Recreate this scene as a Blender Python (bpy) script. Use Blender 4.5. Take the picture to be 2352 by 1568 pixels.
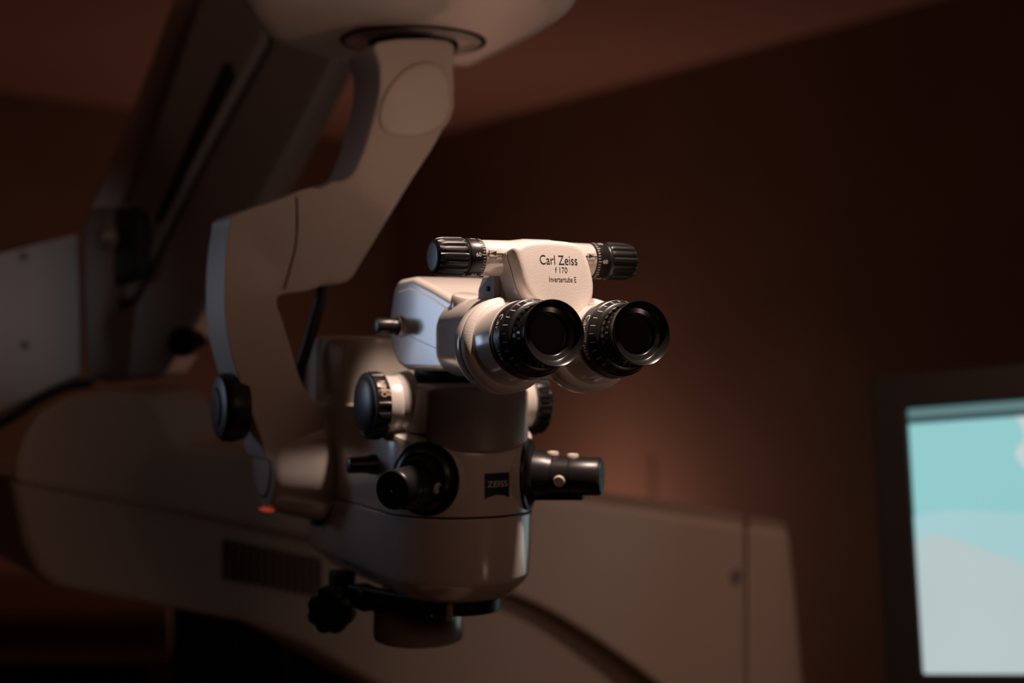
import bpy, bmesh, math, random
from mathutils import Vector, Matrix
random.seed(7)
for o in list(bpy.data.objects): bpy.data.objects.remove(o)
scene = bpy.context.scene
COL = scene.collection
PI = math.pi

# ------------------------------------------------------------------ camera
CAMZ = 1.5
FP = 3267.0                                   # focal length in pixels of the 2352 px frame (50 mm on 36 mm)
cam = bpy.data.cameras.new('camera'); camo = bpy.data.objects.new('camera', cam); COL.objects.link(camo)
cam.lens = 50.0; cam.sensor_width = 36.0; cam.clip_start = 0.05
camo.location = (0, 0, CAMZ); camo.rotation_euler = (PI/2, 0, 0)
cam.dof.use_dof = True; cam.dof.focus_distance = 0.845; cam.dof.aperture_fstop = 4.2; cam.dof.aperture_blades = 0
scene.camera = camo
vs = scene.view_settings
vs.view_transform = 'Standard'; vs.look = 'None'; vs.gamma = 1.0; vs.use_curve_mapping = False; vs.exposure = 0.0

# ------------------------------------------------------------------ world and lights
w = bpy.data.worlds.new('world'); scene.world = w; w.use_nodes = True
w.node_tree.nodes['Background'].inputs[0].default_value = (0.02, 0.011, 0.008, 1)
w.node_tree.nodes['Background'].inputs[1].default_value = 0.3

def light(name, kind, loc, target, power, color, **kw):
    l = bpy.data.lights.new(name, kind); l.energy = power; l.color = color
    for k, v in kw.items(): setattr(l, k, v)
    o = bpy.data.objects.new(name, l); COL.objects.link(o); o.location = loc
    d = Vector(target) - Vector(loc); o.rotation_euler = d.to_track_quat('-Z', 'Y').to_euler()
    return o
# ceiling spot over the eyepieces
light('key_spot', 'SPOT', (0.21, 0.765, 2.36), (0.028, 0.89, 1.52), 65.0, (1.0, 0.75, 0.63), spot_size=math.radians(26), spot_blend=0.14, shadow_soft_size=0.03)
# added dim warm fill in front and to the right, out of frame
light('warm_fill', 'AREA', (1.0, -0.7, 2.36), (0.3, 0.9, 1.3), 3.0, (1.0, 0.55, 0.38), shape='SQUARE', size=0.9)
# warm spot that washes the console and the wall behind it
light('console_spot', 'SPOT', (0.50, 0.50, 2.36), (0.40, 1.80, 1.08), 17.0, (1.0, 0.60, 0.44), spot_size=math.radians(46), spot_blend=1.0, shadow_soft_size=0.08)
# added warm fill from low right, brightening the hanging arm and block underside
light('uplight_fill', 'SPOT', (0.95, 0.10, 0.95), (0.0, 1.20, 1.98), 8.5, (1.0, 0.62, 0.48), spot_size=math.radians(37), spot_blend=1.0, shadow_soft_size=0.10)
# added warm light hidden behind the console, lifting the corner walls and ceiling
light('corner_fill', 'POINT', (-0.02, 4.8, 0.85), (0, 4.8, 0), 4.7, (1.0, 0.48, 0.34), shadow_soft_size=0.15)
# cool screen light beyond the left of the frame
light('cool_screen', 'AREA', (-0.80, 1.27, 1.57), (-0.07, 0.97, 1.51), 0.021, (0.62, 0.75, 1.0), shape='RECTANGLE', size=0.14, size_y=0.22, spread=math.radians(36))
# added cool spot, there only to brighten the box at the far left
light('cool_box_fill', 'SPOT', (-1.05, 0.55, 1.72), (-0.49, 1.54, 1.53), 4.5, (0.80, 0.88, 1.0), spot_size=math.radians(15), spot_blend=1.0, shadow_soft_size=0.05)

# ------------------------------------------------------------------ materials
def mat(name, col, rough=0.4, metal=0.0, coat=0.0, bump=0.0, bscale=300.0, vary=0.0, emit=None, estr=1.0, spec=0.5, btype='noise'):
    m = bpy.data.materials.new(name); m.use_nodes = True
    nt = m.node_tree; b = nt.nodes['Principled BSDF']
    b.inputs['Base Color'].default_value = (*col, 1); b.inputs['Roughness'].default_value = rough
    b.inputs['Metallic'].default_value = metal; b.inputs['Coat Weight'].default_value = coat
    b.inputs['Specular IOR Level'].default_value = spec; b.inputs['Coat Roughness'].default_value = 0.16; b.inputs['Coat IOR'].default_value = 2.0
    tc = nt.nodes.new('ShaderNodeTexCoord')
    if vary > 0:
        n = nt.nodes.new('ShaderNodeTexNoise'); n.inputs['Scale'].default_value = 9.0; n.inputs['Detail'].default_value = 5
        mx = nt.nodes.new('ShaderNodeMix'); mx.data_type = 'RGBA'
        mx.inputs[6].default_value = (*[c*(1-vary) for c in col], 1); mx.inputs[7].default_value = (*[min(1, c*(1+vary)) for c in col], 1)
        nt.links.new(tc.outputs['Object'], n.inputs['Vector']); nt.links.new(n.outputs['Fac'], mx.inputs[0]); nt.links.new(mx.outputs[2], b.inputs['Base Color'])
    if bump > 0:
        if btype == 'noise':
            n2 = nt.nodes.new('ShaderNodeTexNoise'); n2.inputs['Scale'].default_value = bscale; n2.inputs['Detail'].default_value = 2; out = n2.outputs['Fac']
        else:
            n2 = nt.nodes.new('ShaderNodeTexVoronoi'); n2.inputs['Scale'].default_value = bscale; out = n2.outputs['Distance']
        bp = nt.nodes.new('ShaderNodeBump'); bp.inputs['Strength'].default_value = bump; bp.inputs['Distance'].default_value = 0.0006
        nt.links.new(tc.outputs['Object'], n2.inputs['Vector']); nt.links.new(out, bp.inputs['Height']); nt.links.new(bp.outputs[0], b.inputs['Normal'])
    if emit:
        b.inputs['Emission Color'].default_value = (*emit, 1); b.inputs['Emission Strength'].default_value = estr
    return m
M = {}
M['white'] = mat('white_enamel', (0.78, 0.71, 0.65), 0.30, coat=0.85, bump=0.08, bscale=1400, vary=0.02)
M['grain'] = mat('grained_enamel', (0.80, 0.73, 0.67), 0.38, bump=0.36, bscale=2000, vary=0.02)
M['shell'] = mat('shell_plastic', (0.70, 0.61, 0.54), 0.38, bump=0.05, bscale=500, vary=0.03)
M['shell2'] = mat('underside_plastic', (0.44, 0.36, 0.32), 0.5, vary=0.04)
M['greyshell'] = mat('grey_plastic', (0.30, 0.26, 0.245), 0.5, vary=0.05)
M['black'] = mat('black_plastic', (0.010, 0.009, 0.009), 0.34, bump=0.05, bscale=900, vary=0.2)
M['blackmetal'] = mat('black_anodised', (0.020, 0.018, 0.0175), 0.33, metal=0.3, bump=0.04, bscale=1200)
M['rubber'] = mat('black_rubber', (0.006, 0.006, 0.006), 0.42, bump=0.08, bscale=1600)
M['gloss'] = mat('polished_black', (0.011, 0.010, 0.0095), 0.24, vary=0.3)
M['cover'] = mat('grey_cover', (0.30, 0.25, 0.235), 0.38, bump=0.05, bscale=600, vary=0.03)
M['slate'] = mat('slate_dome', (0.020, 0.022, 0.028), 0.34, vary=0.05)
M['dark'] = mat('dark_gap', (0.012, 0.010, 0.009), 0.7, vary=0.1)
M['ink'] = mat('black_ink', (0.012, 0.011, 0.014), 0.6, vary=0.1)
M['printw'] = mat('white_print', (0.85, 0.80, 0.76), 0.6, vary=0.03)
M['printb'] = mat('brass_print', (0.65, 0.42, 0.25), 0.45, vary=0.1)
M['blue'] = mat('logo_blue', (0.008, 0.014, 0.075), 0.4, vary=0.1)
M['silver'] = mat('silver_metal', (0.52, 0.46, 0.42), 0.28, metal=0.4, vary=0.05)
M['button'] = mat('beige_button', (0.70, 0.58, 0.50), 0.4, vary=0.04)
M['glass'] = mat('lens_glass', (0.004, 0.004, 0.006), 0.05, vary=0.1)
M['redled'] = mat('red_indicator', (0.4, 0.05, 0.03), 0.5, emit=(1.0, 0.12, 0.05), estr=0.22)
M['bezel'] = mat('monitor_bezel', (0.030, 0.026, 0.026), 0.5, vary=0.1)
M['wood'] = mat('brown_cart', (0.50, 0.32, 0.22), 0.55, vary=0.15)

def wall_mat(name, col, rough, scale, amount):
    m = bpy.data.materials.new(name); m.use_nodes = True; nt = m.node_tree; b = nt.nodes['Principled BSDF']
    tc = nt.nodes.new('ShaderNodeTexCoord'); n = nt.nodes.new('ShaderNodeTexNoise'); n.inputs['Scale'].default_value = scale; n.inputs['Detail'].default_value = 4
    r = nt.nodes.new('ShaderNodeValToRGB'); r.color_ramp.elements[0].position = 0.3; r.color_ramp.elements[1].position = 0.7
    r.color_ramp.elements[0].color = (*[c*(1-amount) for c in col], 1); r.color_ramp.elements[1].color = (*[c*(1+amount) for c in col], 1)
    nt.links.new(tc.outputs['Object'], n.inputs['Vector']); nt.links.new(n.outputs['Fac'], r.inputs[0]); nt.links.new(r.outputs[0], b.inputs['Base Color'])
    b.inputs['Roughness'].default_value = rough
    return m
M['wall'] = wall_mat('brown_wall', (0.285, 0.205, 0.16), 0.75, 1.6, 0.14)
M['ceil'] = wall_mat('ceiling_paint', (0.86, 0.60, 0.51), 0.9, 1.0, 0.05)
M['floor'] = wall_mat('floor_vinyl', (0.22, 0.13, 0.09), 0.5, 3.0, 0.15)

# ------------------------------------------------------------------ geometry helpers (everything is laid out in metres in the room)
def P(px, py, D): return Vector((D*(px-1176)/FP, D, CAMZ + D*(784-py)/FP))
YAW = math.radians(26)                         # the microscope looks 26 degrees to the right of the camera
U = Vector((math.cos(YAW), math.sin(YAW), 0)); F = Vector((math.sin(YAW), -math.cos(YAW), 0)); Z = Vector((0, 0, 1))
OX = Vector(((1050-1176)/FP, 1.0, CAMZ))
def S(u, f, z): return OX + U*(u/1000) + F*(f/1000) + Z*(z/1000)

def tagk(o, label=None, cat=None, group=None, kind=None):
    if label: o['label'] = label
    if cat: o['category'] = cat
    if group: o['group'] = group
    if kind: o['kind'] = kind
    return o
def empty(name, loc):
    o = bpy.data.objects.new(name, None); COL.objects.link(o); o.location = loc; o.empty_display_size = 0.05; return o
ROOT = {}
def rootloc(p):
    while p is not None and p.parent is not None: p = p.parent
    return Vector(p.location) if p is not None else Vector((0, 0, 0))
def obj(name, verts, faces, m, parent=None, smooth=35, bevel=0, bseg=3, loc=None):
    me = bpy.data.meshes.new(name)
    off = rootloc(parent) if parent is not None else Vector(loc or (0, 0, 0))
    me.from_pydata([tuple(Vector(v)-off) for v in verts], [], faces)
    bm = bmesh.new(); bm.from_mesh(me); bmesh.ops.remove_doubles(bm, verts=bm.verts, dist=1e-7)
    bmesh.ops.recalc_face_normals(bm, faces=bm.faces); bm.to_mesh(me); bm.free()
    if smooth:
        for p in me.polygons: p.use_smooth = True
        me.set_sharp_from_angle(angle=math.radians(smooth))
    me.materials.append(M[m] if isinstance(m, str) else m)
    o = bpy.data.objects.new(name, me); COL.objects.link(o)
    if parent is not None: o.parent = parent
    else: o.location = off
    if bevel:
        b = o.modifiers.new('bevel', 'BEVEL'); b.width = bevel; b.segments = bseg; b.limit_method = 'ANGLE'; b.angle_limit = math.radians(25); b.harden_normals = False
        for p in me.polygons: p.use_smooth = True
        wn = o.modifiers.new('wn', 'WEIGHTED_NORMAL'); wn.keep_sharp = True
    return o
class MB:
    def __init__(s): s.v = []; s.f = []
    def add(s, v, f):
        n = len(s.v); s.v += [Vector(x) for x in v]; s.f += [tuple(i+n for i in q) for q in f]; return s
    def build(s, name, m, parent=None, **k): return obj(name, s.v, s.f, m, parent, **k)
def frame(axis):
    a = Vector(axis).normalized(); t = Z if abs(a.z) < 0.9 else U
    x = t.cross(a).normalized(); y = a.cross(x).normalized(); return x, y, a      # x sideways, y upwards
def lathe(base, axis, prof, seg=48, cap0=True, cap1=True, rfun=None):
    x, y, a = frame(axis); v = []; f = []
    for i, (s, r) in enumerate(prof):
        for k in range(seg):
            t = 2*PI*k/seg; rr = rfun(r, t, i) if rfun else r
            v.append(Vector(base) + a*(s/1000) + (x*math.cos(t) + y*math.sin(t))*(rr/1000))
    for i in range(len(prof)-1):
        for k in range(seg):
            k2 = (k+1) % seg; f.append((i*seg+k, i*seg+k2, (i+1)*seg+k2, (i+1)*seg+k))
    if cap0: f.append(tuple(range(seg))[::-1])
    if cap1: f.append(tuple((len(prof)-1)*seg+k for k in range(seg)))
    return v, f
def prism(pts, vec):
    n = len(pts); v = [Vector(p) for p in pts] + [Vector(p)+vec for p in pts]
    f = [tuple(range(n)), tuple(range(2*n-1, n-1, -1))] + [(i, (i+1) % n, n+(i+1) % n, n+i) for i in range(n)]
    return v, f
def loft(rings, cap0=True, cap1=True):
    n = len(rings[0]); v = [p for r in rings for p in r]; f = []
    for i in range(len(rings)-1):
        for k in range(n):
            k2 = (k+1) % n; f.append((i*n+k, i*n+k2, (i+1)*n+k2, (i+1)*n+k))
    if cap0: f.append(tuple(range(n))[::-1])
    if cap1: f.append(tuple((len(rings)-1)*n+k for k in range(n)))
    return v, f
def boxp(c, ax, ay, az, sx, sy, sz):
    v = [Vector(c)+ax*(i*sx/2)+ay*(j*sy/2)+az*(k*sz/2) for i in (-1, 1) for j in (-1, 1) for k in (-1, 1)]
    return v, [(0, 1, 3, 2), (4, 6, 7, 5), (0, 4, 5, 1), (2, 3, 7, 6), (0, 2, 6, 4), (1, 5, 7, 3)]
def tube(path, r, seg=14):
    v = []; f = []; n = len(path)
    for i, p in enumerate(path):
        d = (Vector(path[min(i+1, n-1)]) - Vector(path[max(i-1, 0)])).normalized(); x, y, a = frame(d)
        rr = r[i] if isinstance(r, (list, tuple)) else r
        for k in range(seg): t = 2*PI*k/seg; v.append(Vector(p)+(x*math.cos(t)+y*math.sin(t))*rr)
    for i in range(n-1):
        for k in range(seg): k2 = (k+1) % seg; f.append((i*seg+k, i*seg+k2, (i+1)*seg+k2, (i+1)*seg+k))
    f.append(tuple(range(seg))[::-1]); f.append(tuple((n-1)*seg+k for k in range(seg)))
    return v, f
def spline(pts, n=8, closed=False):                                  # Catmull-Rom through points
    out = []; m = len(pts); P_ = [Vector(p) for p in pts]
    rng = range(m) if closed else range(m-1)
    for i in rng:
        if closed: a, b, c, d = P_[(i-1) % m], P_[i], P_[(i+1) % m], P_[(i+2) % m]
        else: a, b, c, d = P_[max(i-1, 0)], P_[i], P_[i+1], P_[min(i+2, m-1)]
        for k in range(n):
            t = k/n; out.append(0.5*((2*b)+(c-a)*t+(2*a-5*b+4*c-d)*t*t+(3*b-a-3*c+d)*t**3))
    if not closed: out.append(P_[-1])
    return out
def onplane(px, py, p0, n):
    d = P(px, py, 1.0) - Vector((0, 0, CAMZ)); c = Vector((0, 0, CAMZ)); t = (Vector(p0)-c).dot(n)/d.dot(n); return c + d*t
def fpl(px, py, f): return onplane(px, py, S(0, f, 0), F)            # onto a plane across the microscope
def outline(pts, f, thick, n=6, smooth=True):
    q = [fpl(x, y, f) for x, y in pts]
    if smooth: q = spline(q, n, True)
    return prism(q, -F*(thick/1000))
def text_mesh(txt, width=None, height=None, extr=0.00004, spacing=1.0):
    c = bpy.data.curves.new('t', 'FONT'); c.body = txt; c.align_x = 'CENTER'; c.size = 1.0; c.resolution_u = 4; c.space_character = spacing
    o = bpy.data.objects.new('t', c); COL.objects.link(o)
    dg = bpy.context.evaluated_depsgraph_get(); me = bpy.data.meshes.new_from_object(o.evaluated_get(dg))
    v = [Vector(x.co) for x in me.vertices]; f = [tuple(p.vertices) for p in me.polygons]
    bpy.data.objects.remove(o); bpy.data.curves.remove(c); bpy.data.meshes.remove(me)
    x0 = min(p.x for p in v); x1 = max(p.x for p in v); y0 = min(p.y for p in v); y1 = max(p.y for p in v)
    sx = (width/(x1-x0)) if width else None; sy = (height/(y1-y0)) if height else None
    sx = sx or sy; sy = sy or sx
    return [Vector(((p.x-(x0+x1)/2)*sx, (p.y-(y0+y1)/2)*sy, 0)) for p in v], f
def flat_text(name, txt, c, ax, ay, m, parent, width=None, height=None):
    v, f = text_mesh(txt, width, height)
    return obj(name, [Vector(c)+ax*p.x+ay*p.y for p in v], f, m, parent, smooth=0)

# ================================================================== THE ROOM
H = 0.90                                                             # ceiling above the camera
K = Vector((-0.554, 6.56)); RD = Vector((1.118, 3.75))-K; LD = Vector((-1.84, 5.12))-K
R1 = K + RD*((-2.2-K.y)/RD.y); L1 = K + LD*((-2.2-K.y)/LD.y)
def wallbox(name, a, b, z0, z1, th, m):
    d = (b-a).normalized(); n = Vector((-d.y, d.x))
    if n.dot(Vector((-0.5, 1.0))-a) > 0: n = -n
    pts = [Vector((a.x, a.y, z0)), Vector((b.x, b.y, z0)), Vector((b.x, b.y, z1)), Vector((a.x, a.y, z1))]
    v, f = prism(pts, Vector((n.x, n.y, 0))*th)
    return tagk(obj(name, v, f, m, smooth=0), kind='structure')
wallbox('wall_right', K, R1, 0, CAMZ+H, 0.1, 'wall')
wallbox('wall_left', L1, K, 0, CAMZ+H, 0.1, 'wall')
wallbox('wall_back', R1, L1, 0, CAMZ+H, 0.1, 'wall')
tri = [(K.x-0.0, K.y+0.15), (R1.x+0.2, R1.y-0.1), (L1.x-0.2, L1.y-0.1)]
tagk(obj('floor', *prism([Vector((x, y, 0)) for x, y in tri], Vector((0, 0, -0.1))), 'floor', smooth=0), kind='structure')
tagk(obj('ceiling', *prism([Vector((x, y, CAMZ+H)) for x, y in tri], Vector((0, 0, 0.1))), 'ceil', smooth=0), kind='structure')
# slim vertical joint strip on the right wall
def onwall(px, py):
    n2 = Vector((-RD.y, RD.x, 0)).normalized(); return onplane(px, py, Vector((K.x, K.y, CAMZ)), n2)
jp = onwall(1490, 1000); rd3 = Vector((RD.x, RD.y, 0)).normalized(); nin = Vector((RD.y, -RD.x, 0)).normalized()
if nin.dot(Vector((0, 1, CAMZ))-jp) < 0: nin = -nin
v, f = boxp(Vector((jp.x, jp.y, 0.55))+nin*0.004, rd3, nin, Z, 0.05, 0.008, 1.1)
tagk(obj('trim_1', v, f, 'wall', smooth=0), kind='structure')

# ================================================================== SURGICAL MICROSCOPE
mic = empty('surgical_microscope', S(0, 0, -186))
tagk(mic, 'white surgical microscope head with black twin eyepieces, hanging from the bracket', 'microscope')

def stad(zf, W, fb, rb, n=20, fo=0.0, k=1.0):
    """horizontal section: round front of half width W, straight flanks, back edge at fb with corner radius rb"""
    p = []
    for i in range(n+1):
        a = -PI/2 + PI*i/n; p.append((W*math.sin(a), fo + W*math.cos(a)*k))
    for i in range(7):
        p.append((W, fo + (fb+rb-fo)*(i+1)/8))
    for i in range(n//2+1):
        a = PI/2*i/(n//2); p.append((W-rb+rb*math.cos(a), fb+rb-rb*math.sin(a)))
    for i in range(n//2+1):
        a = PI/2*i/(n//2); p.append((-W+rb-rb*math.sin(a), fb+rb-rb*math.cos(a)))
    for i in range(7):
        p.append((-W, fb+rb + (fo-fb-rb)*(i+1)/8))
    p = p[:-1] if False else p
    return [S(u, f, zf(f) if callable(zf) else zf) for u, f in p]
# --- lower shell
rings = [stad(-177, 36, -150, 20), stad(-176, 39, -170, 20), stad(-164.5, 49.5, -192, 22), stad(-163, 50.6, -193, 22), stad(-160, 51.2, -194, 22), stad(-140, 52.4, -196, 22), stad(-119.4, 53, -197, 22), stad(-118.6, 52.4, -197, 22)]
lower = obj('lower_shell', *loft(rings), 'white', mic, smooth=30)
# --- middle body with the sloping ledge
tz = lambda f: -70 + 0.24*(40-f) if f > -60 else -46.0
rings = [stad(-118.4, 52.0, -196, 22), stad(-117.2, 52.0, -196, 22), stad(-117.0, 53, -197, 22), stad(-100, 53.2, -197, 22), stad(lambda f: tz(f)-5, 53.2, -197, 22), stad(lambda f: tz(f)-1, 52.4, -196, 22), stad(tz, 50, -194, 22), stad(lambda f: tz(f)+2, 44, -188, 20)]
body = obj('body', *loft(rings), 'white', mic, smooth=30)
obj('seam', *loft([stad(-118.7, 52.15, -196.2, 22), stad(-117.1, 52.15, -196.2, 22)]), 'dark', body)
# --- rear block rising behind the knobs
def sup(z, u0, u1, f0, f1, r, n=8):
    p = []
    for cx, cy, a0 in ((u1-r, f1-r, 0), (u0+r, f1-r, PI/2), (u0+r, f0+r, PI), (u1-r, f0+r, 3*PI/2)):
        for i in range(n+1): a = a0 + PI/2*i/n; p.append((cx+r*math.cos(a), cy+r*math.sin(a)))
    return [S(u, f, z) for u, f in p]
rings = [sup(-60, -52.5, 52.5, -196, -70, 22), sup(-20, -52.2, 52.2, -196, -70, 22), sup(-4, -51.5, 51.5, -195, -71, 22), sup(1.5, -49.5, 49.5, -193, -73, 20), sup(4, -45, 45, -188, -78, 18), sup(4.6, -38, 38, -180, -84, 14)]
obj('rear_block', *loft(rings), 'white', mic, smooth=40)
# --- upper body between the knobs
rings = [stad(-62, 45, -60, 12), stad(-45, 44, -60, 12), stad(-33, 42, -60, 12), stad(-29, 38, -58, 12), stad(-28, 33, -50, 12)]
obj('upper_body', *loft(rings), 'white', mic, smooth=35)
# --- curved front cover
v = []; f = []; na = 28; zs = [0, .03, .08, .5, .92, .97, 1]; ins = [2.2, .7, 0, 0, 0, .8, 2.6]
for side in (0, 1):
    for j, t in enumerate(zs):
        for i in range(na+1):
            a = math.radians(-47 + 94*i/na); e = abs(i/na*2-1); R = (53.6 - ins[j] - (2.0 if i in (0, na) else 0.6 if i in (1, na-1) else 0)) if side == 0 else 42
            zb = -76 + 7*e*e; zt = -31 - 1.5*e**6
            v.append(S(R*math.sin(a), R*math.cos(a), zb+(zt-zb)*t))
nz = len(zs); W_ = na+1; B = nz*W_
for j in range(nz-1):
    for i in range(na):
        f.append((j*W_+i, j*W_+i+1, (j+1)*W_+i+1, (j+1)*W_+i)); f.append((B+j*W_+i, B+(j+1)*W_+i, B+(j+1)*W_+i+1, B+j*W_+i+1))
    for i in (0, na): f.append((j*W_+i, (j+1)*W_+i, B+(j+1)*W_+i, B+j*W_+i))
for i in range(na):
    f.append((i, i+1, B+i+1, B+i)); j = (nz-1)*W_; f.append((j+i, j+i+1, B+j+i+1, B+j+i))
fc = obj('front_cover', v, f, 'cover', mic, smooth=40)
# --- logo on the front
def bodypt(a, z, R=53.5): return S(R*math.sin(a), R*math.cos(a), z)
a0, a1 = math.radians(-3.6), math.radians(17.4); v = []; f = []; n = 14
for i in range(n+1):
    a = a0+(a1-a0)*i/n; t = i/n*2-1
    v += [bodypt(a, -88.2), bodypt(a, -104.8 - 0.6 + 2.4*(1-t*t))]
for i in range(n): f.append((2*i, 2*i+2, 2*i+3, 2*i+1))
lg = obj('logo_plate', v, f, 'blue', mic, smooth=0)
tv, tf = text_mesh('ZEISS', width=0.0158, height=0.0040)
def arcx(p, R=53.6): a = (a0+a1)/2 + p.x*1000/R; return S(R*math.sin(a), R*math.cos(a), -95.6 + p.y*1000)
obj('logo_lettering', [arcx(p) for p in tv], tf, 'printw', lg, smooth=0)

# --- zoom knobs left and right
def zoom_knob(sg):
    ax = U*sg; b = S(sg*36, -4, -44)
    obj('knob_boss', *lathe(b, ax, [(0, 24), (8, 22), (10, 20.5), (18, 20.5), (19.5, 19.6)], 48), 'white', mic)
    def fl(r, t, i): return r - (0.9 if 2 <= i <= 3 and (k := int(t/(2*PI)*20*2)) % 2 else 0)
    kn = obj('zoom_knob', *lathe(S(sg*55.6, -4, -44), ax, [(0, 20), (.4, 22.6), (1.5, 23), (8.8, 23), (9.8, 22.7), (10.6, 22.1)], 120, rfun=fl), 'black', mic, smooth=25)
    obj('rim', *lathe(S(sg*65.6, -4, -44), ax, [(0, 22.6), (.5, 22.9), (1.3, 22.4), (1.6, 21.4)], 64), 'blackmetal', kn)
    dome = [(0.6, 21.6)] + [(0.9 + 4.6*math.sin(t), 21.4*math.cos(t)) for t in [i*PI/2/8 for i in range(8)]] + [(5.5, 0.4)]
    obj('cap', *lathe(S(sg*65.8, -4, -44), ax, dome, 64), 'slate', kn)
    # raised bars and lettering on the rim
    x, y, a = frame(ax); C0 = S(sg*55.6, -4, -44); mb = MB(); lo = -4
    def onrim(t, s, r): return C0 + a*(s/1000) + (x*math.cos(t)+y*math.sin(t))*(r/1000)
    fwd = math.atan2(F.dot(y), F.dot(x))                      # rim angle facing the front
    up = PI/2
    d = 1 if math.sin(fwd+0.3) > math.sin(fwd-0.3) else -1
    for q in range(20):
        t = fwd + d*(q*2*PI/20 + 0.08)
        if q in (1, 2) and sg < 0: continue
        hwd = 0.035; vv = [onrim(t+e*hwd, s, r) for e in (-1, 1) for s in (1.8, 8.4) for r in (22.2, 23.45)]
        mb.add(vv, [(0, 1, 3, 2), (4, 6, 7, 5), (0, 4, 5, 1), (2, 3, 7, 6), (0, 2, 6, 4), (1, 5, 7, 3)])
    mb.build('grip_bars', 'blackmetal', kn, smooth=0)
    if sg < 0:
        tv, tf = text_mesh('OBEN', width=0.0125, height=0.0042)
        obj('lettering', [onrim(fwd + d*(0.56) + d*p.x*1000/23.5, 5.6 + p.y*1000*1.0, 23.55) for p in tv], tf, 'printb', kn, smooth=0)
        tv, tf = text_mesh('N', width=0.004, height=0.0026)
        obj('lettering', [onrim(fwd + d*(0.42) + d*p.x*1000/23.5, 1.9 + p.y*1000*1.0, 23.5) for p in tv], tf, 'printb', kn, smooth=0)
for sg in (-1, 1): zoom_knob(sg)

# --- drape handles
def handle(sg):
    a = math.radians(51); d = (U*sg*math.sin(a) + F*math.cos(a)).normalized(); side = Z.cross(d).normalized()
    b = S(sg*36.5, 33, -92)
    obj('handle_seat', *lathe(b-d*0.004, d, [(0, 26.4), (4, 26.2), (6, 25.6)], 56), 'white', mic)
    fl = obj('handle_flange', *lathe(b+d*0.001, d, [(0, 25.2), (2.0, 25.2), (3.2, 24.4), (3.6, 22), (5, 20), (7, 18.4)], 64), 'black', mic)
    # stepped, slightly tapered grip
    prof = [(5, 17.2), (16, 16.0), (18, 15.2), (20.5, 14.6)] if sg > 0 else [(5, 17.2), (10, 16.4), (14, 15.2), (18, 14.4)]
    h = obj('handle', *lathe(b, d, prof, 48), 'blackmetal', mic)
    e = b - Z*0.0005 if sg > 0 else b - Z*0.003
    tip0 = 20 if sg > 0 else 17
    EX = 4.5 if sg > 0 else 0
    obj('grip', *lathe(e, d, [(tip0, 13.2), (tip0+.8, 13.8), (tip0+12, 13.4), (tip0+12.4, 12.8), (tip0+13, 12.8), (tip0+13.4, 13.3), (tip0+28+EX, 13.1), (tip0+29.3+EX, 12.2)], 48), 'blackmetal', h)
    obj('end_cap', *lathe(e, d, [(tip0+29.2+EX, 11.9), (tip0+29.9+EX, 11.6), (tip0+29.9+EX, 1.3), (tip0+29.4+EX, 1.0)], 40, cap0=False), 'black', h)
    # keel under the grip
    keel = [b+d*(s/1000)-Z*(z/1000)+side*(q/1000) for q in (-6, 6) for s, z in ((6, 8), (6, 17.5), (tip0+22, 16.6), (tip0+22, 8))]
    obj('keel', keel, [(0, 1, 2, 3), (7, 6, 5, 4), (0, 4, 5, 1), (1, 5, 6, 2), (2, 6, 7, 3), (3, 7, 4, 0)], 'black', h, bevel=0.0012)
    for s, vec in ((20, Z), (34, Z), (27, None)):
        if vec is None:
            vec = side if side.y < 0 else -side; vec = (vec*0.97 - Z*0.22).normalized()
            if sg < 0: vec = (Z.cross(d) if Z.cross(d).x > 0 else -Z.cross(d)); vec = (vec*0.95 - Z*0.3).normalized(); s = 13
        elif sg < 0: continue
        r0 = 13.2 if s > 24 else 14.6
        bt = obj('button', *lathe(b+d*(s/1000)+vec*((r0-1)/1000), vec, [(0, 4.0), (1.8, 4.0), (2.5, 3.6), (2.6, 3.0), (2.2, 2.6)], 28), 'button', h)
for sg in (-1, 1): handle(sg)
# selector button behind the left handle
sb = S(-52, -22, -86)
sel = obj('selector_button', *lathe(sb, -U, [(-2, 7.5), (4, 7), (8, 6.0), (20, 5.6), (21, 5.2), (21.4, 4.4)], 32), 'black', mic)

# --- tube housing (wedge top) on a black ring
obj('mounting_ring', *lathe(S(0, 0, -29), Z, [(0, 31), (1.2, 31.6), (4.5, 31.6), (6, 30.8), (10, 30)], 56), 'rubber', mic)
prof = [(-31, 8), (-30, 20), (-25, 37), (-17, 43.5), (4, 44.6), (30, 37), (66, 25), (66, -14), (60, -20), (-6, -20), (-18, -16.5), (-28, -4)]
hw = lambda f_: 40 - (f_+31)*0.13
n = len(prof); hv = [S(sg*hw(a), a, b) for sg in (-1, 1) for a, b in prof]
hf = [tuple(range(n)), tuple(range(2*n-1, n-1, -1))] + [(i, (i+1) % n, n+(i+1) % n, n+i) for i in range(n)]
th = obj('tube_housing', hv, hf, 'white', mic, bevel=0.0085, bseg=6)
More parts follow.
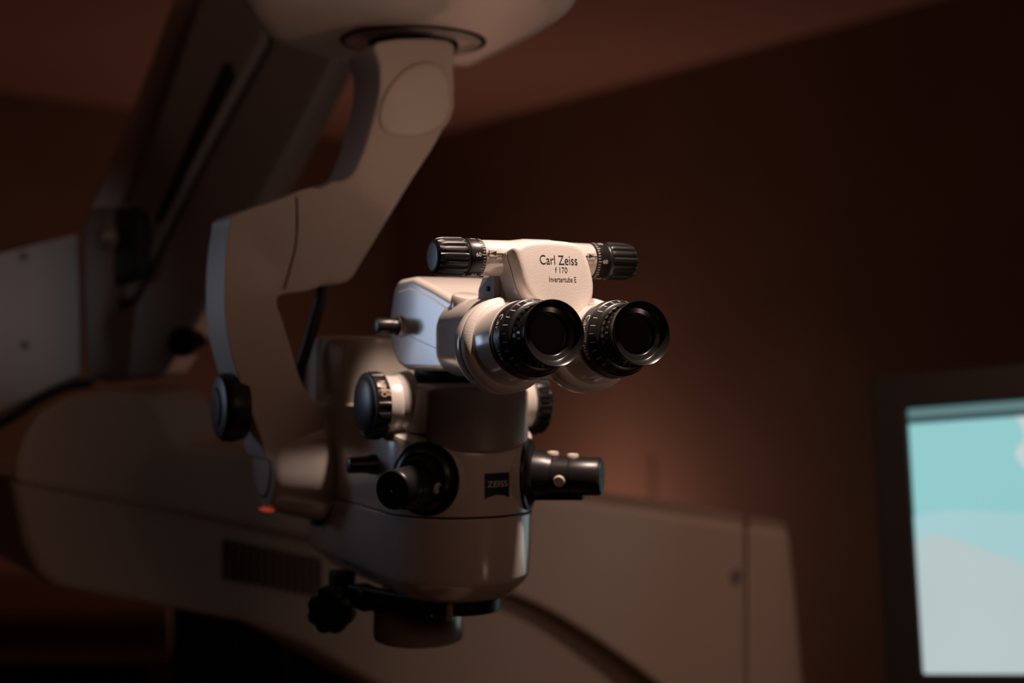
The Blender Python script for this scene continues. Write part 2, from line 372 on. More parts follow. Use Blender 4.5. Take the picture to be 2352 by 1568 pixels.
# raised upper side panel
sp = [(-24, 9), (-22, 24), (-15, 35), (2, 37), (30, 30), (50, 22), (50, -6.5), (44, -6.5), (22, -1.5), (0, 4)]
obj('side_panel', *prism([S(-hw(a)-0.9, a, b) for a, b in sp], U*0.002), 'white', th, bevel=0.0007, bseg=3)
btn = S(-37.5, -12, 10.5)
rb_ = obj('release_button', *lathe(btn, -U, [(-1, 7.4), (2.5, 7.2), (3.4, 6.4), (4, 5.4), (7, 5.2), (7.4, 5.9), (18, 5.7), (19, 5.0), (19.3, 4)], 36), 'blackmetal', mic)
obj('collar', *lathe(btn, -U, [(-1, 7.7), (2.2, 7.5), (3.0, 6.9)], 36), 'white', rb_)
obj('raised_pad', *lathe(S(-22, 66, 20), (Z*0.97+F*0.24).normalized(), [(0, 11.5), (8.5, 11.2), (10.2, 10.2), (10.8, 8)], 40), 'white', mic)
# --- rounded neck towards the eyepieces
def nk(f, u, zt, zb, r):
    p = []; hz = (zt+zb)/2
    for cx, cz, a0 in ((u-r, zt-r, 0), (-u+r, zt-r, PI/2), (-u+r, zb+r, PI), (u-r, zb+r, 3*PI/2)):
        for i in range(9): a = a0+PI/2*i/8; p.append(S(cx+r*math.cos(a), f, cz+r*math.sin(a)))
    return p
rings = [nk(40, 33, 22, -20, 14), nk(46, 35, 24.5, -22, 15), nk(54, 37, 26.5, -23, 16), nk(90, 38.5, 28, -24, 16), nk(122, 39.5, 27, -24, 16), nk(132, 38, 25, -23, 15)]
obj('tube_neck', *loft(rings), 'white', mic, smooth=40)

# --- prism housings behind the eyepieces
EA = (F*math.cos(math.radians(6.5)) + Z*math.sin(math.radians(6.5))).normalized()
def plate_ring(sg, C0, R, s, inset=0.0):
    x = U*sg; y = EA.cross(U).normalized(); y = y if y.z > 0 else -y; p = []
    n = 64
    for k in range(n):
        t = 2*PI*k/n                                          # 0 = inner side, pi/2 = up
        r = R
        ang = (math.degrees(t)+360) % 360
        if 0 <= ang < 97 : r = min(R, 21.5 + 0.0*ang) if ang < 92 else R
        p.append(C0 + EA*(s/1000) - x*math.cos(t)*((r-inset)/1000) + y*math.sin(t)*((r-inset)/1000))
    return p
def eyepiece(sg):
    C0 = S(sg*28.8, 128, -3.5)
    R = 29.5
    ph = obj('prism_housing', *loft([plate_ring(sg, C0, R, s, i) for s, i in ((-4, 3), (-3, 1.2), (0, .2), (4, 0), (8.0, 0), (8.6, 0.5))]), 'white', mic, smooth=40)
    obj('housing_seam', *loft([plate_ring(sg, C0, R, s, i) for s, i in ((8.4, 0.9), (9.4, 0.9))]), 'dark', ph)
    obj('housing_cover', *loft([plate_ring(sg, C0, R, s, i) for s, i in ((9.2, .5), (9.8, 0.1), (13.5, 0.2), (16, 1.6), (17.2, 3.8), (17.6, 7))]), 'grain', ph, smooth=40)
    obj('tube_collar', *lathe(C0, EA, [(14, 26), (18, 25.2), (22, 24.4), (30, 24.0), (37.5, 23.8), (38.2, 23.2)], 64), 'white', ph)
    ep = obj('eyepiece', *lathe(C0, EA, [(37.6, 21.5), (37.8, 23.0), (39, 23.5), (41.5, 23.6), (41.9, 23.1), (42.4, 23.1), (42.8, 23.5), (49.8, 23.1), (50.4, 22.6), (50.6, 22.2), (51, 22.4), (56, 20.6), (56.5, 20.0), (57, 18.6), (60, 18.0)], 72), 'black', mic, smooth=25)
    x, y, a = frame(EA)
    # grip dots on the narrow neck
    mb = MB()
    mb.add(*lathe(C0, EA, [(57, 17.6), (62, 17.2), (66, 17.0)], 48))
    for k in range(30):
        t = 2*PI*k/30; c = C0 + a*0.0602 + (x*math.cos(t)+y*math.sin(t))*0.0177
        mb.add(*boxp(c, a, (x*math.cos(t)+y*math.sin(t)), (-x*math.sin(t)+y*math.cos(t)), 0.0034, 0.0022, 0.0021))
    mb.build('grip_ring', 'gloss', ep, smooth=25)
    # flared eyecup, hollow
    obj('eyecup', *lathe(C0, EA, [(64, 17.0), (66, 17.6), (69, 18.4), (73.2, 19.2), (74.2, 19.3), (74.6, 19.0), (73.8, 18.0), (71, 16.6), (69.6, 15.9), (69.2, 15.4), (68.9, 12.8), (68.5, 12.3), (67.0, 11.9), (64, 11.3), (63.4, 11.0)], 96, cap0=False, cap1=False), 'gloss', ep, smooth=50)
    obj('lens', *lathe(C0, EA, [(63.4, 11.05), (63.8, 7), (64, 0.3)], 48, cap0=False), 'glass', ep)
    # scale marks and lettering wrap round the barrel; t measured from the top towards the left of the viewer
    left = (-x if x.dot(U) > 0 else x)
    def bar(t, s, r): return C0 + a*(s/1000) + (y*math.cos(t)+left*math.sin(t))*(r/1000)
    mk = MB()
    for q in range(-10, 12):
        t = 0.30 + q*0.235; ln_ = 3.9 if q % 2 == 0 else 3.1; wd = 0.0085
        if abs(t) > 2.6: continue
        def rr(s): return 22.4 - (s-51)/5*1.8 + 0.06
        mk.add([bar(t-wd, 51.4, rr(51.4)), bar(t+wd, 51.4, rr(51.4)), bar(t+wd, 51.4+ln_, rr(51.4+ln_)), bar(t-wd, 51.4+ln_, rr(51.4+ln_))], [(0, 1, 2, 3)])
    mk.add([bar(0.08-0.02, 52.6, rr(52.6)), bar(0.08+0.02, 52.6, rr(52.6)), bar(0.08+0.02, 53.2, rr(53.2)), bar(0.08-0.02, 53.2, rr(53.2))], [(0, 1, 2, 3)])
    mk.build('scale_marks', 'printw', ep, smooth=0)
    tv, tf = text_mesh('Carl Zeiss', width=0.0285, height=0.0058)
    obj('lettering', [bar(1.53 + p.x*1000/23.3, 46.3 + p.y*1000, 23.42) for p in tv], tf, 'printw', ep, smooth=0)
for sg in (-1, 1): eyepiece(sg)

# --- name plate
tilt = math.radians(10); PN = (F*math.cos(tilt)+Z*math.sin(tilt)).normalized(); PY = (Z*math.cos(tilt)-F*math.sin(tilt)).normalized()
pp = [(1181, 573), (1190, 563), (1215, 553), (1262, 549), (1310, 553), (1336, 563), (1350, 585), (1360, 615), (1367, 650), (1365, 682), (1354, 706), (1335, 728), (1310, 742), (1282, 740), (1250, 715), (1222, 688), (1204, 655), (1194, 620)]
P0 = S(0, 150, 45)
q = spline([onplane(x, y, P0, PN) for x, y in pp], 5, True)
cen = sum(q, Vector())/len(q)
def inset(pts, d): return [p + (cen-p).normalized()*d for p in pts]
npl = obj('name_plate', *loft([[p-PN*0.010 for p in q], [p-PN*0.0045 for p in q], [p-PN*0.0024 for p in inset(q, .0004)], [p-PN*0.0009 for p in inset(q, .0014)], [p-PN*0.0002 for p in inset(q, .0028)], inset(q, .0045)]), 'grain', mic, smooth=50)
obj('plate_gap', *loft([[p-PN*0.0112 for p in inset(q, .0005)], [p-PN*0.0095 for p in inset(q, .0005)]]), 'dark', npl)
obj('plate_back', *loft([[p-PN*0.034 for p in inset(q, .003)], [p-PN*0.026 for p in q], [p-PN*0.0111 for p in q]]), 'white', npl, smooth=50)
def platept(px, py): return onplane(px, py, P0, PN) + PN*0.00012
for txt, px, py, wd, ht in (('Carl Zeiss', 1283, 597, 0.0258, 0.0059), ('f 170', 1289, 620, 0.0084, 0.0036), ('Invertertube E', 1292.5, 641.5, 0.0186, 0.0034)):
    flat_text('lettering', txt, platept(px, py), U, PY, 'ink', npl, wd, ht)
# --- crossbar with adjusting knobs
CB = 121.0; CZ = 51.5
obj('crossbar', *lathe(S(-38.5, CB, CZ), U, [(0, 10.6), (.6, 11), (20, 11.2), (30, 12.5), (47, 12.5), (57, 11.2), (76.4, 11), (77, 10.6)], 48), 'white', mic)
cbm = [c for c in mic.children if c.name.startswith('crossbar')][0]
for sg in (-1, 1):
    obj('split_line', *tube([S(sg*38, CB+11.15, CZ+2.0), S(sg*21, CB+11.35, CZ+2.0)], 0.00035, 8), 'dark', cbm)
    ix = obj('index_mark', *boxp(S(sg*34.2, CB+10.6, CZ+2.2), U, Z, F, 0.0055, 0.0044, 0.0016), 'white', cbm, bevel=0.0004)
    c = S(sg*34.2, CB+11.5, CZ+2.2); d = U*(-1)
    obj('arrow', [c+U*sg*0.0019*1 , c-U*sg*0.0019+Z*0.0013, c-U*sg*0.0019-Z*0.0013] , [(0, 1, 2)], 'ink', ix, smooth=0)
    def flute(r, t, i):
        if 4 <= i <= 7:
            m_ = abs((t*16/(2*PI)) % 1.0 - 0.5); return r - 1.0*max(0.0, 1-(m_/0.26)**2) + 0.12
        return r
    kb = S(sg*38.5, CB, CZ)
    kn = obj('adjusting_knob', *lathe(kb, U*sg, [(10.2, 10.9), (11, 11.1), (11.2, 11.4), (12, 11.9), (13, 12.0), (14.5, 12.0), (25, 11.8), (28, 11.3), (30, 10.6), (31, 9.4), (31.2, 8.9)], 140, rfun=flute), 'rubber', mic, smooth=30)
    obj('end_disc', *lathe(kb, U*sg, [(31.0, 8.8), (31.5, 8.3), (31.7, 6)], 48), 'slate', kn)
    sr = obj('scale_ring', *lathe(kb, U*sg, [(0.2, 11.2), (0.6, 11.6), (9.6, 11.6), (10.2, 11.2)], 64), 'blackmetal', mic)
    x, y, a = frame(U*sg); mk = MB()
    fang = math.atan2(F.dot(y), F.dot(x))
    def ring(t, s, r=11.68): return kb + a*(s/1000) + (x*math.cos(t)+y*math.sin(t))*(r/1000)
    for k in range(40):
        t = fang + 0.10 + k*2*PI/40; l = 2.4 if k % 5 == 0 else 1.5; wv = 0.014
        mk.add([ring(t-wv, 0.8), ring(t+wv, 0.8), ring(t+wv, 0.8+l), ring(t-wv, 0.8+l)], [(0, 1, 2, 3)])
    mk.build('scale_marks', 'printw', sr, smooth=0)
    upd = 1 if math.sin(fang+0.3) > math.sin(fang-0.3) else -1
    for txt, t0 in (('60', fang+0.10), ('55', fang+0.10+upd*1.26*1.0), ('65', fang+0.10-upd*1.26)):
        tv, tf = text_mesh(txt, width=0.0033, height=0.0025)
        obj('scale_numeral', [ring(t0+upd*p.y*1000/11.6, 5.6 - sg*0 + (p.x*1000*sg), 11.68) for p in tv], tf, 'printw', sr, smooth=0)
# link block and hinge between crossbar, neck and plate
obj('hinge_block', *loft([nk(88, 24, 36, 20, 4), nk(94, 24, 43, 20, 4), nk(116, 23, 44, 18, 4), nk(126, 21, 42, 14, 4)]), 'white', mic, smooth=40)
obj('hinge_cheek', *loft([[S(-27+1.5*i, *p) for p in ((92, 24), (96, 34), (112, 42), (119, 41), (119, 28), (110, 22))] for i in (0, 3)]), 'greyshell', mic, bevel=0.0008)
obj('hinge_pin', *lathe(S(-28.0, 110, 33), U, [(0, 1.6), (56, 1.6)], 20), 'dark', mic)
# --- objective and swing-in lens underneath
ob = obj('objective_ring', *lathe(S(0, 0, -187.5), Z, [(-0.5, 26), (0, 30.5), (.8, 31.2), (8.5, 31.2), (9.5, 32), (12.5, 32)], 64), 'black', mic)
obj('lens', *lathe(S(0, 0, -187.6), Z, [(0, 25), (1, 25)], 40), 'glass', ob)
la = obj('lens_holder', *lathe(S(-8, -52, -219), Z, [(0, 29), (1.5, 32), (4, 33), (23, 33), (25, 32), (33, 28), (42, 26)], 56), 'silver', mic)
obj('holder_arm', *boxp(S(-40, -35, -183), (U*0.35+F*0.94).normalized(), (U*0.94-F*0.35).normalized(), Z, 0.075, 0.010, 0.012), 'black', mic, bevel=0.0015)
obj('holder_bracket', *boxp(S(-46, -62, -186), F, U, Z, 0.030, 0.016, 0.016), 'blackmetal', mic, bevel=0.002)
for du, df in ((-24, 6), (-17, 26)):
    obj('guide_pin', *lathe(S(du, df, -190), Z, [(0, 2.6), (14, 2.6)], 16), 'silver', mic)
def lobes(r, t, i): return r - 1.8*(0.5+0.5*math.cos(8*t))**2 if 1 <= i <= 3 else r
kd = (-U*0.55+F*0.83).normalized()
fk = obj('focus_knob', *lathe(S(-68, -72, -195), kd, [(-12, 13), (-10, 17), (0, 17.5), (6, 17), (8, 14), (8.6, 9)], 96, rfun=lobes), 'rubber', mic, smooth=40)
obj('knob_shaft', *lathe(S(-68, -72, -195), -kd, [(8, 6), (26, 6)], 24), 'blackmetal', fk)
obj('knob_post', *boxp(S(-52, -95, -186), F, U, Z, 0.018, 0.016, 0.030), 'black', mic, bevel=0.002)

# ================================================================== STAND
CD = 1.62                                                            # distance of the column
CN = Vector((0.38, -0.592, 0)).normalized()                          # the console front faces a little to the right
CP0 = P(620, 1237, 1.42)
def PC(x, y, d=0.0): return onplane(x, y, CP0 - CN*d, CN)
stand = empty('microscope_stand', Vector((P(760, 1500, CD+0.15).x, CD+0.15, 0)))
tagk(stand, 'white floor stand with sloping spring arm, hanging arm and long console behind the microscope', 'stand')
# --- tilt joint beside the rear block
tj0 = S(-52, -146, -97)
tj = obj('tilt_joint', *lathe(tj0, -U, [(0, 41), (2, 42), (8, 41.5), (22, 38), (34, 34.5), (40, 33), (44, 31), (46, 28)], 64), 'white', stand, smooth=40)
obj('joint_seam', *lathe(tj0, -U, [(-0.8, 43.2), (0.8, 43.2)], 64), 'dark', tj)
obj('joint_cap', *lathe(tj0, -U, [(45.6, 21.4), (46.0, 21.2), (47.0, 20.6), (47.4, 19)], 48), 'white', tj)
obj('cap_groove', *lathe(tj0, -U, [(45.5, 23.2), (46.3, 22.8), (46.3, 21.4), (45.5, 21.2)], 48, cap0=False, cap1=False), 'dark', tj)
obj('indicator_light', *boxp(tj0 - U*0.0435 - Z*0.0318 + F*0.001, F, U, Z, 0.020, 0.006, 0.0012), 'redled', tj)
# --- curved bracket
br = [(540, 492), (528, 520), (517, 600), (515, 700), (524, 780), (545, 860), (575, 940), (600, 1010), (620, 1060), (700, 1060), (738, 1000), (742, 955), (715, 915), (690, 870), (668, 800), (650, 740), (637, 682), (700, 668), (742, 652), (790, 600), (800, 520), (735, 432), (640, 458)]
bk = obj('bracket', *prism(spline([fpl(x, y, -118) for x, y in br], 4, True), -F*0.055), 'shell', stand, bevel=0.009, bseg=5)
sm = [fpl(x, y, -117.6) for x, y in ((681, 452), (683, 500), (680, 560), (668, 610), (652, 665))]
obj('bracket_seam', *tube(spline(sm, 5), 0.0007, 8), 'dark', bk)
# --- friction knob on the bracket's far side
kc = S(-150, -165, -55)
kcen = onplane(520, 935, S(-129, 0, 0), U)
fkn = obj('friction_knob', *lathe(kcen, -U, [(-14, 20), (-13, 24), (-4, 26), (3, 25.5), (6, 23), (7.2, 18), (7.6, 8)], 64, rfun=lambda r, t, i: r - (0.5 if i in (1, 2, 3) and int(t/(2*PI)*48) % 2 else 0)), 'rubber', stand)
obj('knob_hub', *lathe(kcen, U, [(13, 9), (28, 9)], 28), 'black', fkn)
obj('knob_face', *lathe(kcen, -U, [(7.0, 15), (8.6, 14), (9.0, 8)], 40), 'slate', fkn)
# --- hanging arm
ha = [(868, 95), (1032, 92), (1042, 150), (1042, 235), (1005, 322), (945, 415), (890, 505), (835, 595), (800, 645), (742, 655), (690, 660), (690, 520), (742, 425), (812, 395), (866, 235), (872, 150)]
hn = F
hq = [fpl(x, y, -120) for x, y in ha]
har = obj('hanging_arm', *prism(spline(hq, 3, True), -F*0.062), 'shell', stand, bevel=0.008, bseg=5)
ov = [(985, 150), (1015, 165), (1030, 200), (1034, 245), (1015, 288), (975, 310), (925, 313), (888, 298), (876, 270), (885, 230), (910, 190), (945, 160)]
oq = spline([fpl(x, y, -119.6) for x, y in ov], 5, True); oc = sum(oq, Vector())/len(oq)
obj('cover_rim', *loft([[p+(p-oc).normalized()*0.0022-F*0.004 for p in oq], [p+(p-oc).normalized()*0.0020+F*0.0016 for p in oq], [p-(p-oc).normalized()*0.0004+F*0.0017 for p in oq], [p-(p-oc).normalized()*0.0010-F*0.0002 for p in oq]], cap1=False), 'shell', har)
obj('cover_plate', *loft([[p-(p-oc).normalized()*0.0008-F*0.004 for p in oq], [p-(p-oc).normalized()*0.0008+F*0.0004 for p in oq], [p-(p-oc).normalized()*0.004+F*0.0012 for p in oq]]), 'grain', har, smooth=50)
# --- black cable dropping from the arm into the head
cp = [(798, 612), (782, 602), (762, 612), (746, 645), (733, 700), (716, 760), (700, 815), (689, 855), (684, 900)]
obj('cable', *tube(spline([fpl(x, y, -150-i*1.5) for i, (x, y) in enumerate(cp)], 6), 0.0046), 'rubber', stand)
obj('cable_tab', *boxp(onplane(726, 1193, S(-56, 0, 0), U), F, U, Z, 0.012, 0.006, 0.009), 'rubber', tj, bevel=0.001)
# --- suspension block on top
zb = CAMZ+0.251
bp_ = [(-0.212, 1.165), (-0.205, 1.225), (-0.158, 1.300), (-0.052, 1.330), (-0.02, 1.30), (0.050, 1.115), (0.043, 1.03), (0.030, 0.965), (-0.04, 0.945), (-0.15, 0.948), (-0.200, 1.02)]  # near edge extended out of view to shade the rear block
q2 = spline([Vector((x, y, 0)) for x, y in bp_], 5, True); c2 = sum(q2, Vector())/len(q2)
def rg(ins_, z): return [Vector((c2.x+(p.x-c2.x)*ins_, c2.y+(p.y-c2.y)*ins_, z)) for p in q2]
sb_ = obj('suspension_block', *loft([rg(.80, zb), rg(.90, zb+0.002), rg(.955, zb+0.008), rg(.985, zb+0.018), rg(1.0, zb+0.034), rg(1.01, zb+0.11), rg(.97, zb+0.15), rg(.9, zb+0.16)]), 'shell', stand, smooth=45)
pc = Vector((P(948, 95, 1.18).x, 1.19, zb))
obj('bearing_ring', *lathe(pc - Z*0.0005, -Z, [(-2, 61), (.6, 61), (1.0, 60), (1.0, 57.5), (.2, 57)], 72, cap1=False), 'dark', sb_)
obj('bearing_plate', *lathe(pc, -Z, [(-2, 57), (1.0, 56.5), (2, 55)], 64), 'white', sb_)
obj('arm_socket', *lathe(pc - Z*0.001, -Z, [(0, 38), (6, 37), (8, 35)], 56), 'dark', sb_)
# --- seam round the block
obj('block_seam', *loft([rg(1.004, zb+0.045), rg(1.0045, zb+0.0462)], cap0=False, cap1=False), 'dark', sb_)

# --- sloping spring arm far behind
AD = 1.46
def fr(pts, D, th, name, m, parent, bev=0.008, smooth=False, n=4, tilt_=0.0):
    q = [P(x, y, D) for x, y in pts]
    if tilt_: q = [Vector((p.x, p.y, p.z)) + Vector((0, (p.z-q[0].z)*tilt_, 0)) for p in q]
    if smooth: q = spline(q, n, True)
    return obj(name, *prism(q, Vector((0, th, 0))), m, parent, bevel=bev, bseg=4)
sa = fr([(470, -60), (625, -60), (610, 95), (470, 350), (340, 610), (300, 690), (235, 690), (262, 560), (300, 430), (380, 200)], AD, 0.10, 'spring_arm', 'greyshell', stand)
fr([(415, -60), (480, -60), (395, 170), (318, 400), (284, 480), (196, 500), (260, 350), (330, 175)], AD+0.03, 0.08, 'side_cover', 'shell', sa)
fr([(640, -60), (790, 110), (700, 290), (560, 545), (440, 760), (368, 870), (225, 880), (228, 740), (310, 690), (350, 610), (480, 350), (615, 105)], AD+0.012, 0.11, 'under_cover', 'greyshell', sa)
fr([(516, 150), (530, 142), (540, 178), (462, 330), (372, 508), (352, 512), (430, 340)], AD-0.004, 0.02, 'slot', 'dark', sa, bev=0.002)
fr([(238, 480), (330, 470), (345, 540), (330, 640), (245, 660)], AD-0.012, 0.05, 'pivot_cover', 'bezel', sa, bev=0.012)
hingeb = obj('fork', *prism([P(x, y, AD-0.02) for x, y in ((188, 520), (205, 470), (262, 480), (258, 640), (236, 860), (200, 885), (192, 700))], Vector((0, 0.12, 0))), 'greyshell', stand, bevel=0.012, bseg=4)
obj('fork_bolt', *lathe(P(241, 545, AD-0.02), (-0.55, -0.8, 0), [(-4, 15), (2, 14), (6, 11), (8, 5)], 32), 'silver', hingeb)
obj('arm_knob', *lathe(P(428, 785, AD-0.01), (-0.3, -0.95, 0.0), [(-20, 12), (0, 15), (10, 15.5), (13, 13), (14, 6)], 36), 'rubber', stand)
# link above the frame joining spring arm and block
obj('top_link', *tube([P(560, -40, AD+0.05), P(600, -150, 1.65), P(760, -170, 1.40), P(880, -150, 1.22)], 0.045, 20), 'white', stand)
# grey counterbalance box on the left
BN = Vector((0.55, -1, 0)).normalized()
def PB(x, y): return onplane(x, y, P(190, 700, AD+0.10), BN)
cbx = obj('counterbalance_box', *prism([PB(x, y) for x, y in ((-260, 645), (0, 582), (186, 534), (192, 700), (194, 862), (0, 950), (-260, 1060))], -BN*0.2), 'shell', stand, bevel=0.006)
for x, y in ((52, 588), (54, 792)):
    obj('screw', *lathe(PB(x, y), BN, [(-2, 5), (1.0, 4.8), (1.3, 3)], 24), 'greyshell', cbx)
obj('box_cable', *tube(spline([PB(x, y)+BN*0.02 for x, y in ((-40, 985), (20, 955), (80, 915), (140, 888), (200, 878))], 5), 0.0055), 'dark', cbx)

# --- console: upper shell, lower shell
gr = [(20, 1112), (200, 1142), (420, 1180), (690, 1237), (930, 1295), (1180, 1372), (1335, 1452), (1500, 1568), (1590, 1650)]
gp = spline([Vector((x, y, 0)) for x, y in gr], 4)
top = [(1715, 1640), (1714, 1400), (1712, 1207), (1500, 1174), (1190, 1130), (800, 1073), (420, 1018), (392, 985), (368, 925), (330, 898), (240, 892), (150, 905), (85, 940), (45, 990), (24, 1050)]
pts = [PC(p.x, p.y) for p in gp] + [PC(x, y) for x, y in top]
us = obj('console_upper_shell', *prism(pts, Vector((0.15, 0.985, 0))*0.13), 'shell', stand, bevel=0.012, bseg=4)
ec = obj('console_end_cap', *prism([PC(x, y, 0.001) for x, y in ((1717, 1208), (1812, 1222), (1830, 1400), (1850, 1640), (1717, 1640))], Vector((0.15, 0.985, 0))*0.12), 'shell', stand, bevel=0.008, bseg=4)
obj('console_screw', *lathe(PC(1690, 1325), CN, [(-2, 10), (1, 9.6), (1.4, 8), (.4, 7)], 28), 'greyshell', us)
# lower shell leans in under the upper one
LN = (CN - Z*0.12).normalized()
def PL(x, y): return onplane(x, y, PC(690, 1237, 0.014), LN)
lo = [(p.x, p.y-26) for p in gp]
botm = [(1560, 1760), (1100, 1700), (860, 1572), (700, 1482), (560, 1428), (400, 1398), (250, 1372), (130, 1348), (85, 1318), (52, 1240)]
q = [PL(x, y) for x, y in lo] + [PL(x, y) for x, y in botm]
ls = obj('console_lower_shell', *prism(q, -CN*0.22), 'shell', stand, bevel=0.008, bseg=3)
for k in range(13):
    x = 520 + k*17.5; yt = 1236 + (x-510)*0.20; yb = 1328 + (x-510)*0.19
    q = [PL(x-4.5, yt), PL(x+4.5, yt+1), PL(x+4.5, yb+1), PL(x-4.5, yb)]
    obj('vent_slot', *prism([p + CN*0.002 for p in q], -CN*0.012), 'dark', ls, smooth=0)
# black box added to stand in for the dark void under the console
ca = P(392, 1395, 1.86); cb_ = P(655, 1395, 1.86)
obj('dark_void_box', *boxp(Vector(((ca.x+cb_.x)/2, 2.0, (ca.z+0.09)/2)), Vector((1, 0, 0)), Vector((0, 1, 0)), Z, cb_.x-ca.x, 0.28, ca.z-0.09), 'black', stand, bevel=0.006)
# column and foot
obj('column', *lathe(Vector((P(760, 1500, CD+0.15).x, CD+0.17, 0.05)), Z, [(0, 90), (20, 62), (1030, 58), (1080, 58)], 40), 'bezel', stand)
for a in (0.5, 2.1, 3.7, 5.2):
    d = Vector((math.cos(a), math.sin(a), 0)); c = Vector((P(760, 1500, CD+0.15).x, CD+0.17, 0.05))
    ft = obj('foot', *boxp(c+d*0.22, d, Z.cross(d), Z, 0.40, 0.09, 0.05), 'greyshell', stand, bevel=0.008)
    obj('caster_wheel', *lathe(c+d*0.37-Z*0.0285-Z.cross(d)*0.012, Z.cross(d), [(0, 18), (2, 21.5), (22, 21.5), (24, 18)], 20), 'rubber', ft)

# ================================================================== MONITOR
TL = P(2082, 937, 1.633); BL = P(2120, 1548, 1.567)
up = (TL-BL).normalized(); rt = Vector((math.cos(math.radians(26.6)), -math.sin(math.radians(26.6)), 0)); rt = (rt - up*rt.dot(up)).normalized()
nrm = rt.cross(up).normalized()
if nrm.y > 0: nrm = -nrm
HS = (TL-BL).length; WS = HS*1.28
mon = empty('monitor', Vector(((TL+rt*WS/2).x, (TL+rt*WS/2).y+0.08, 0)))
tagk(mon, 'monitor with lit cyan and white screen in a dark bezel at the right edge', 'monitor')
def Q(a, b, d=0.0): return BL + rt*(a*WS) + up*(b*HS) + nrm*d      # a, b run 0..1 across the screen
bz = 0.040
cs = [BL-rt*bz-up*bz, BL+rt*(WS+bz)-up*bz, TL+rt*(WS+bz)+up*bz, TL-rt*bz+up*bz]
inn = [BL, BL+rt*WS, TL+rt*WS, TL]
v = [p+nrm*0.004 for p in cs] + [p+nrm*0.004 for p in inn] + [p-nrm*0.035 for p in cs] + [p-nrm*0.004 for p in inn]
f = []
for i in range(4):
    j = (i+1) % 4; f += [(i, j, 4+j, 4+i), (i, 8+i, 8+j, j), (4+i, 4+j, 12+j, 12+i)]
f += [(8, 9, 10, 11), (12, 13, 14, 15)]
obj('bezel', v, f, 'bezel', mon, bevel=0.003, smooth=0)
def emat(name, c, s=1.0, var=0.05):
    m = bpy.data.materials.new(name); m.use_nodes = True; nt = m.node_tree; b = nt.nodes['Principled BSDF']
    b.inputs['Base Color'].default_value = (0.01, 0.01, 0.01, 1); b.inputs['Roughness'].default_value = 0.4
    tc = nt.nodes.new('ShaderNodeTexCoord'); n = nt.nodes.new('ShaderNodeTexNoise'); n.inputs['Scale'].default_value = 7
    mx = nt.nodes.new('ShaderNodeMix'); mx.data_type = 'RGBA'
    mx.inputs[6].default_value = (*[x*(1-var) for x in c], 1); mx.inputs[7].default_value = (*[x*(1+var) for x in c], 1)
    nt.links.new(tc.outputs['Object'], n.inputs[0]); nt.links.new(n.outputs['Fac'], mx.inputs[0]); nt.links.new(mx.outputs[2], b.inputs['Emission Color'])
    b.inputs['Emission Strength'].default_value = s
    return m
SC = {'cyan': emat('screen_cyan', (0.285, 0.585, 0.600)), 'cyan2': emat('screen_deep_cyan', (0.235, 0.525, 0.540)), 'pale': emat('screen_pale', (0.53, 0.64, 0.65)), 'grey': emat('screen_grey', (0.47, 0.565, 0.57)),
      'bar': emat('screen_bar', (0.115, 0.21, 0.215)), 'bar2': emat('screen_bar_light', (0.24, 0.30, 0.31)), 'line': emat('screen_line', (0.03, 0.06, 0.07)), 'mid': emat('screen_mid', (0.37, 0.60, 0.625)), 'text': emat('screen_text', (0.36, 0.47, 0.50))}
def spoly(name, pts, key, d, parent, smooth=False):
    q = [Q(a, b, d) for a, b in pts]
    if smooth: q = spline(q, 5, True)
    return obj(name, q, [tuple(range(len(q)))], SC[key], parent, smooth=0)
scr = spoly('screen', [(0, 0), (1, 0), (1, 1), (0, 1)], 'cyan', -0.003, mon)
spoly('title_bar', [(0, .962), (0.55, .962), (0.55, 1), (0, 1)], 'bar', -0.0028, scr)
spoly('title_bar', [(0.35, .962), (1, .962), (1, 1), (0.35, 1)], 'bar2', -0.0026, scr)
spoly('title_line', [(0, .938), (1, .938), (1, .962), (0, .962)], 'line', -0.0024, scr)
def curve_poly(pts, corners):
    s = spline([Vector((a, b, 0)) for a, b in pts], 6); return [(p.x, p.y) for p in s] + corners
spoly('picture_area', curve_poly([(0.31, .938), (0.33, .86), (0.30, .80), (0.34, .72), (0.42, .65), (0.52, .56), (0.7, .45), (1, .33)], [(1, .938)]), 'pale', -0.0026, scr)
spoly('picture_area', curve_poly([(0, .585), (0.12, .60), (0.25, .585), (0.40, .56), (0.6, .43), (1, .26)], [(1, 0), (0, 0)]), 'mid', -0.0025, scr)
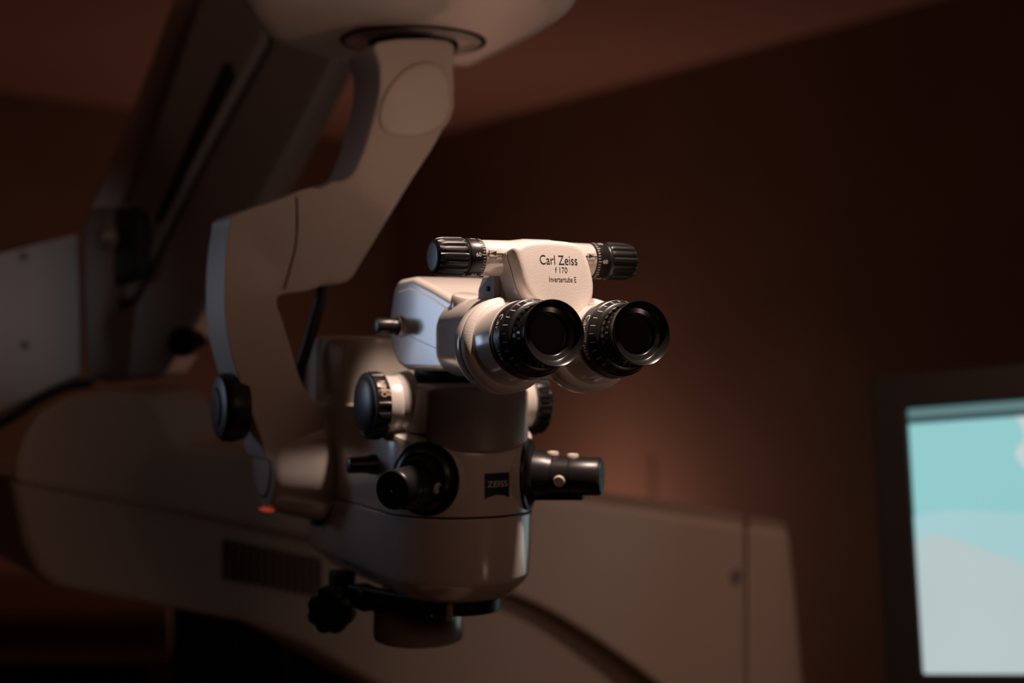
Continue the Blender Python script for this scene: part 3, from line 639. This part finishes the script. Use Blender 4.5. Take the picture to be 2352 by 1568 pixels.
spoly('picture_area', curve_poly([(0, .48), (0.03, .505), (0.07, .51), (0.16, .47), (0.3, .395), (0.5, .29), (0.75, .18), (1, .10)], [(1, 0), (0, 0)]), 'grey', -0.0023, scr)
for a, b, wd in ((0.42, .86, .22), (0.40, .80, .30), (0.36, .555, .30), (0.42, .255, .25)):
    spoly('text_line', [(a, b-.012), (a+wd, b-.012), (a+wd, b+.012), (a, b+.012)], 'text', -0.0018, scr)
mc = Q(.5, .5)
obj('neck', *tube([mc-nrm*0.035, mc-nrm*0.10, mc-nrm*0.14-Z*0.08, Vector((mc.x-nrm.x*0.14, mc.y-nrm.y*0.14, 0.03))], 0.022, 18), 'bezel', mon)
obj('base', *lathe(Vector((mc.x-nrm.x*0.14, mc.y-nrm.y*0.14, 0)), Z, [(0, 170), (12, 168), (30, 60), (40, 30)], 40), 'bezel', mon)

# ================================================================== CART AT THE LOWER LEFT
cx0 = P(130, 1500, 2.15)
cart = empty('equipment_cart', Vector((cx0.x, 2.3, 0)))
tagk(cart, 'dim brown equipment cart with shelves, low at the left edge under the console', 'cart')
def board(name, y0, y1, D, x0=-260, x1=385, th=0.35, m='wood'):
    a = P(x0, y0, D); b = P(x1, y1, D); obj(name, *boxp(Vector(((a.x+b.x)/2, D+th/2, (a.z+b.z)/2)), Vector((1, 0, 0)), Vector((0, 1, 0)), Z, abs(b.x-a.x), th, abs(a.z-b.z)), m, cart, bevel=0.004)
board('shelf', 1402, 1432, 2.15)
board('shelf', 1498, 1525, 2.15)
board('shelf', 1640, 1665, 2.15)
board('back_panel', 1402, 2700, 2.46, th=0.02)
side_x = P(378, 1500, 2.15).x
obj('side_panel', *boxp(Vector((side_x, 2.33, 0.52)), Vector((1, 0, 0)), Vector((0, 1, 0)), Z, 0.014, 0.33, 1.02), 'wood', cart, bevel=0.003)
for x in (-250, 360):
    for yy in (2.16, 2.46):
        a = P(x, 1400, 2.15); obj('post', *boxp(Vector((a.x, yy+0.02, a.z/2)), Vector((1, 0, 0)), Vector((0, 1, 0)), Z, 0.03, 0.03, a.z), 'greyshell', cart, bevel=0.003)
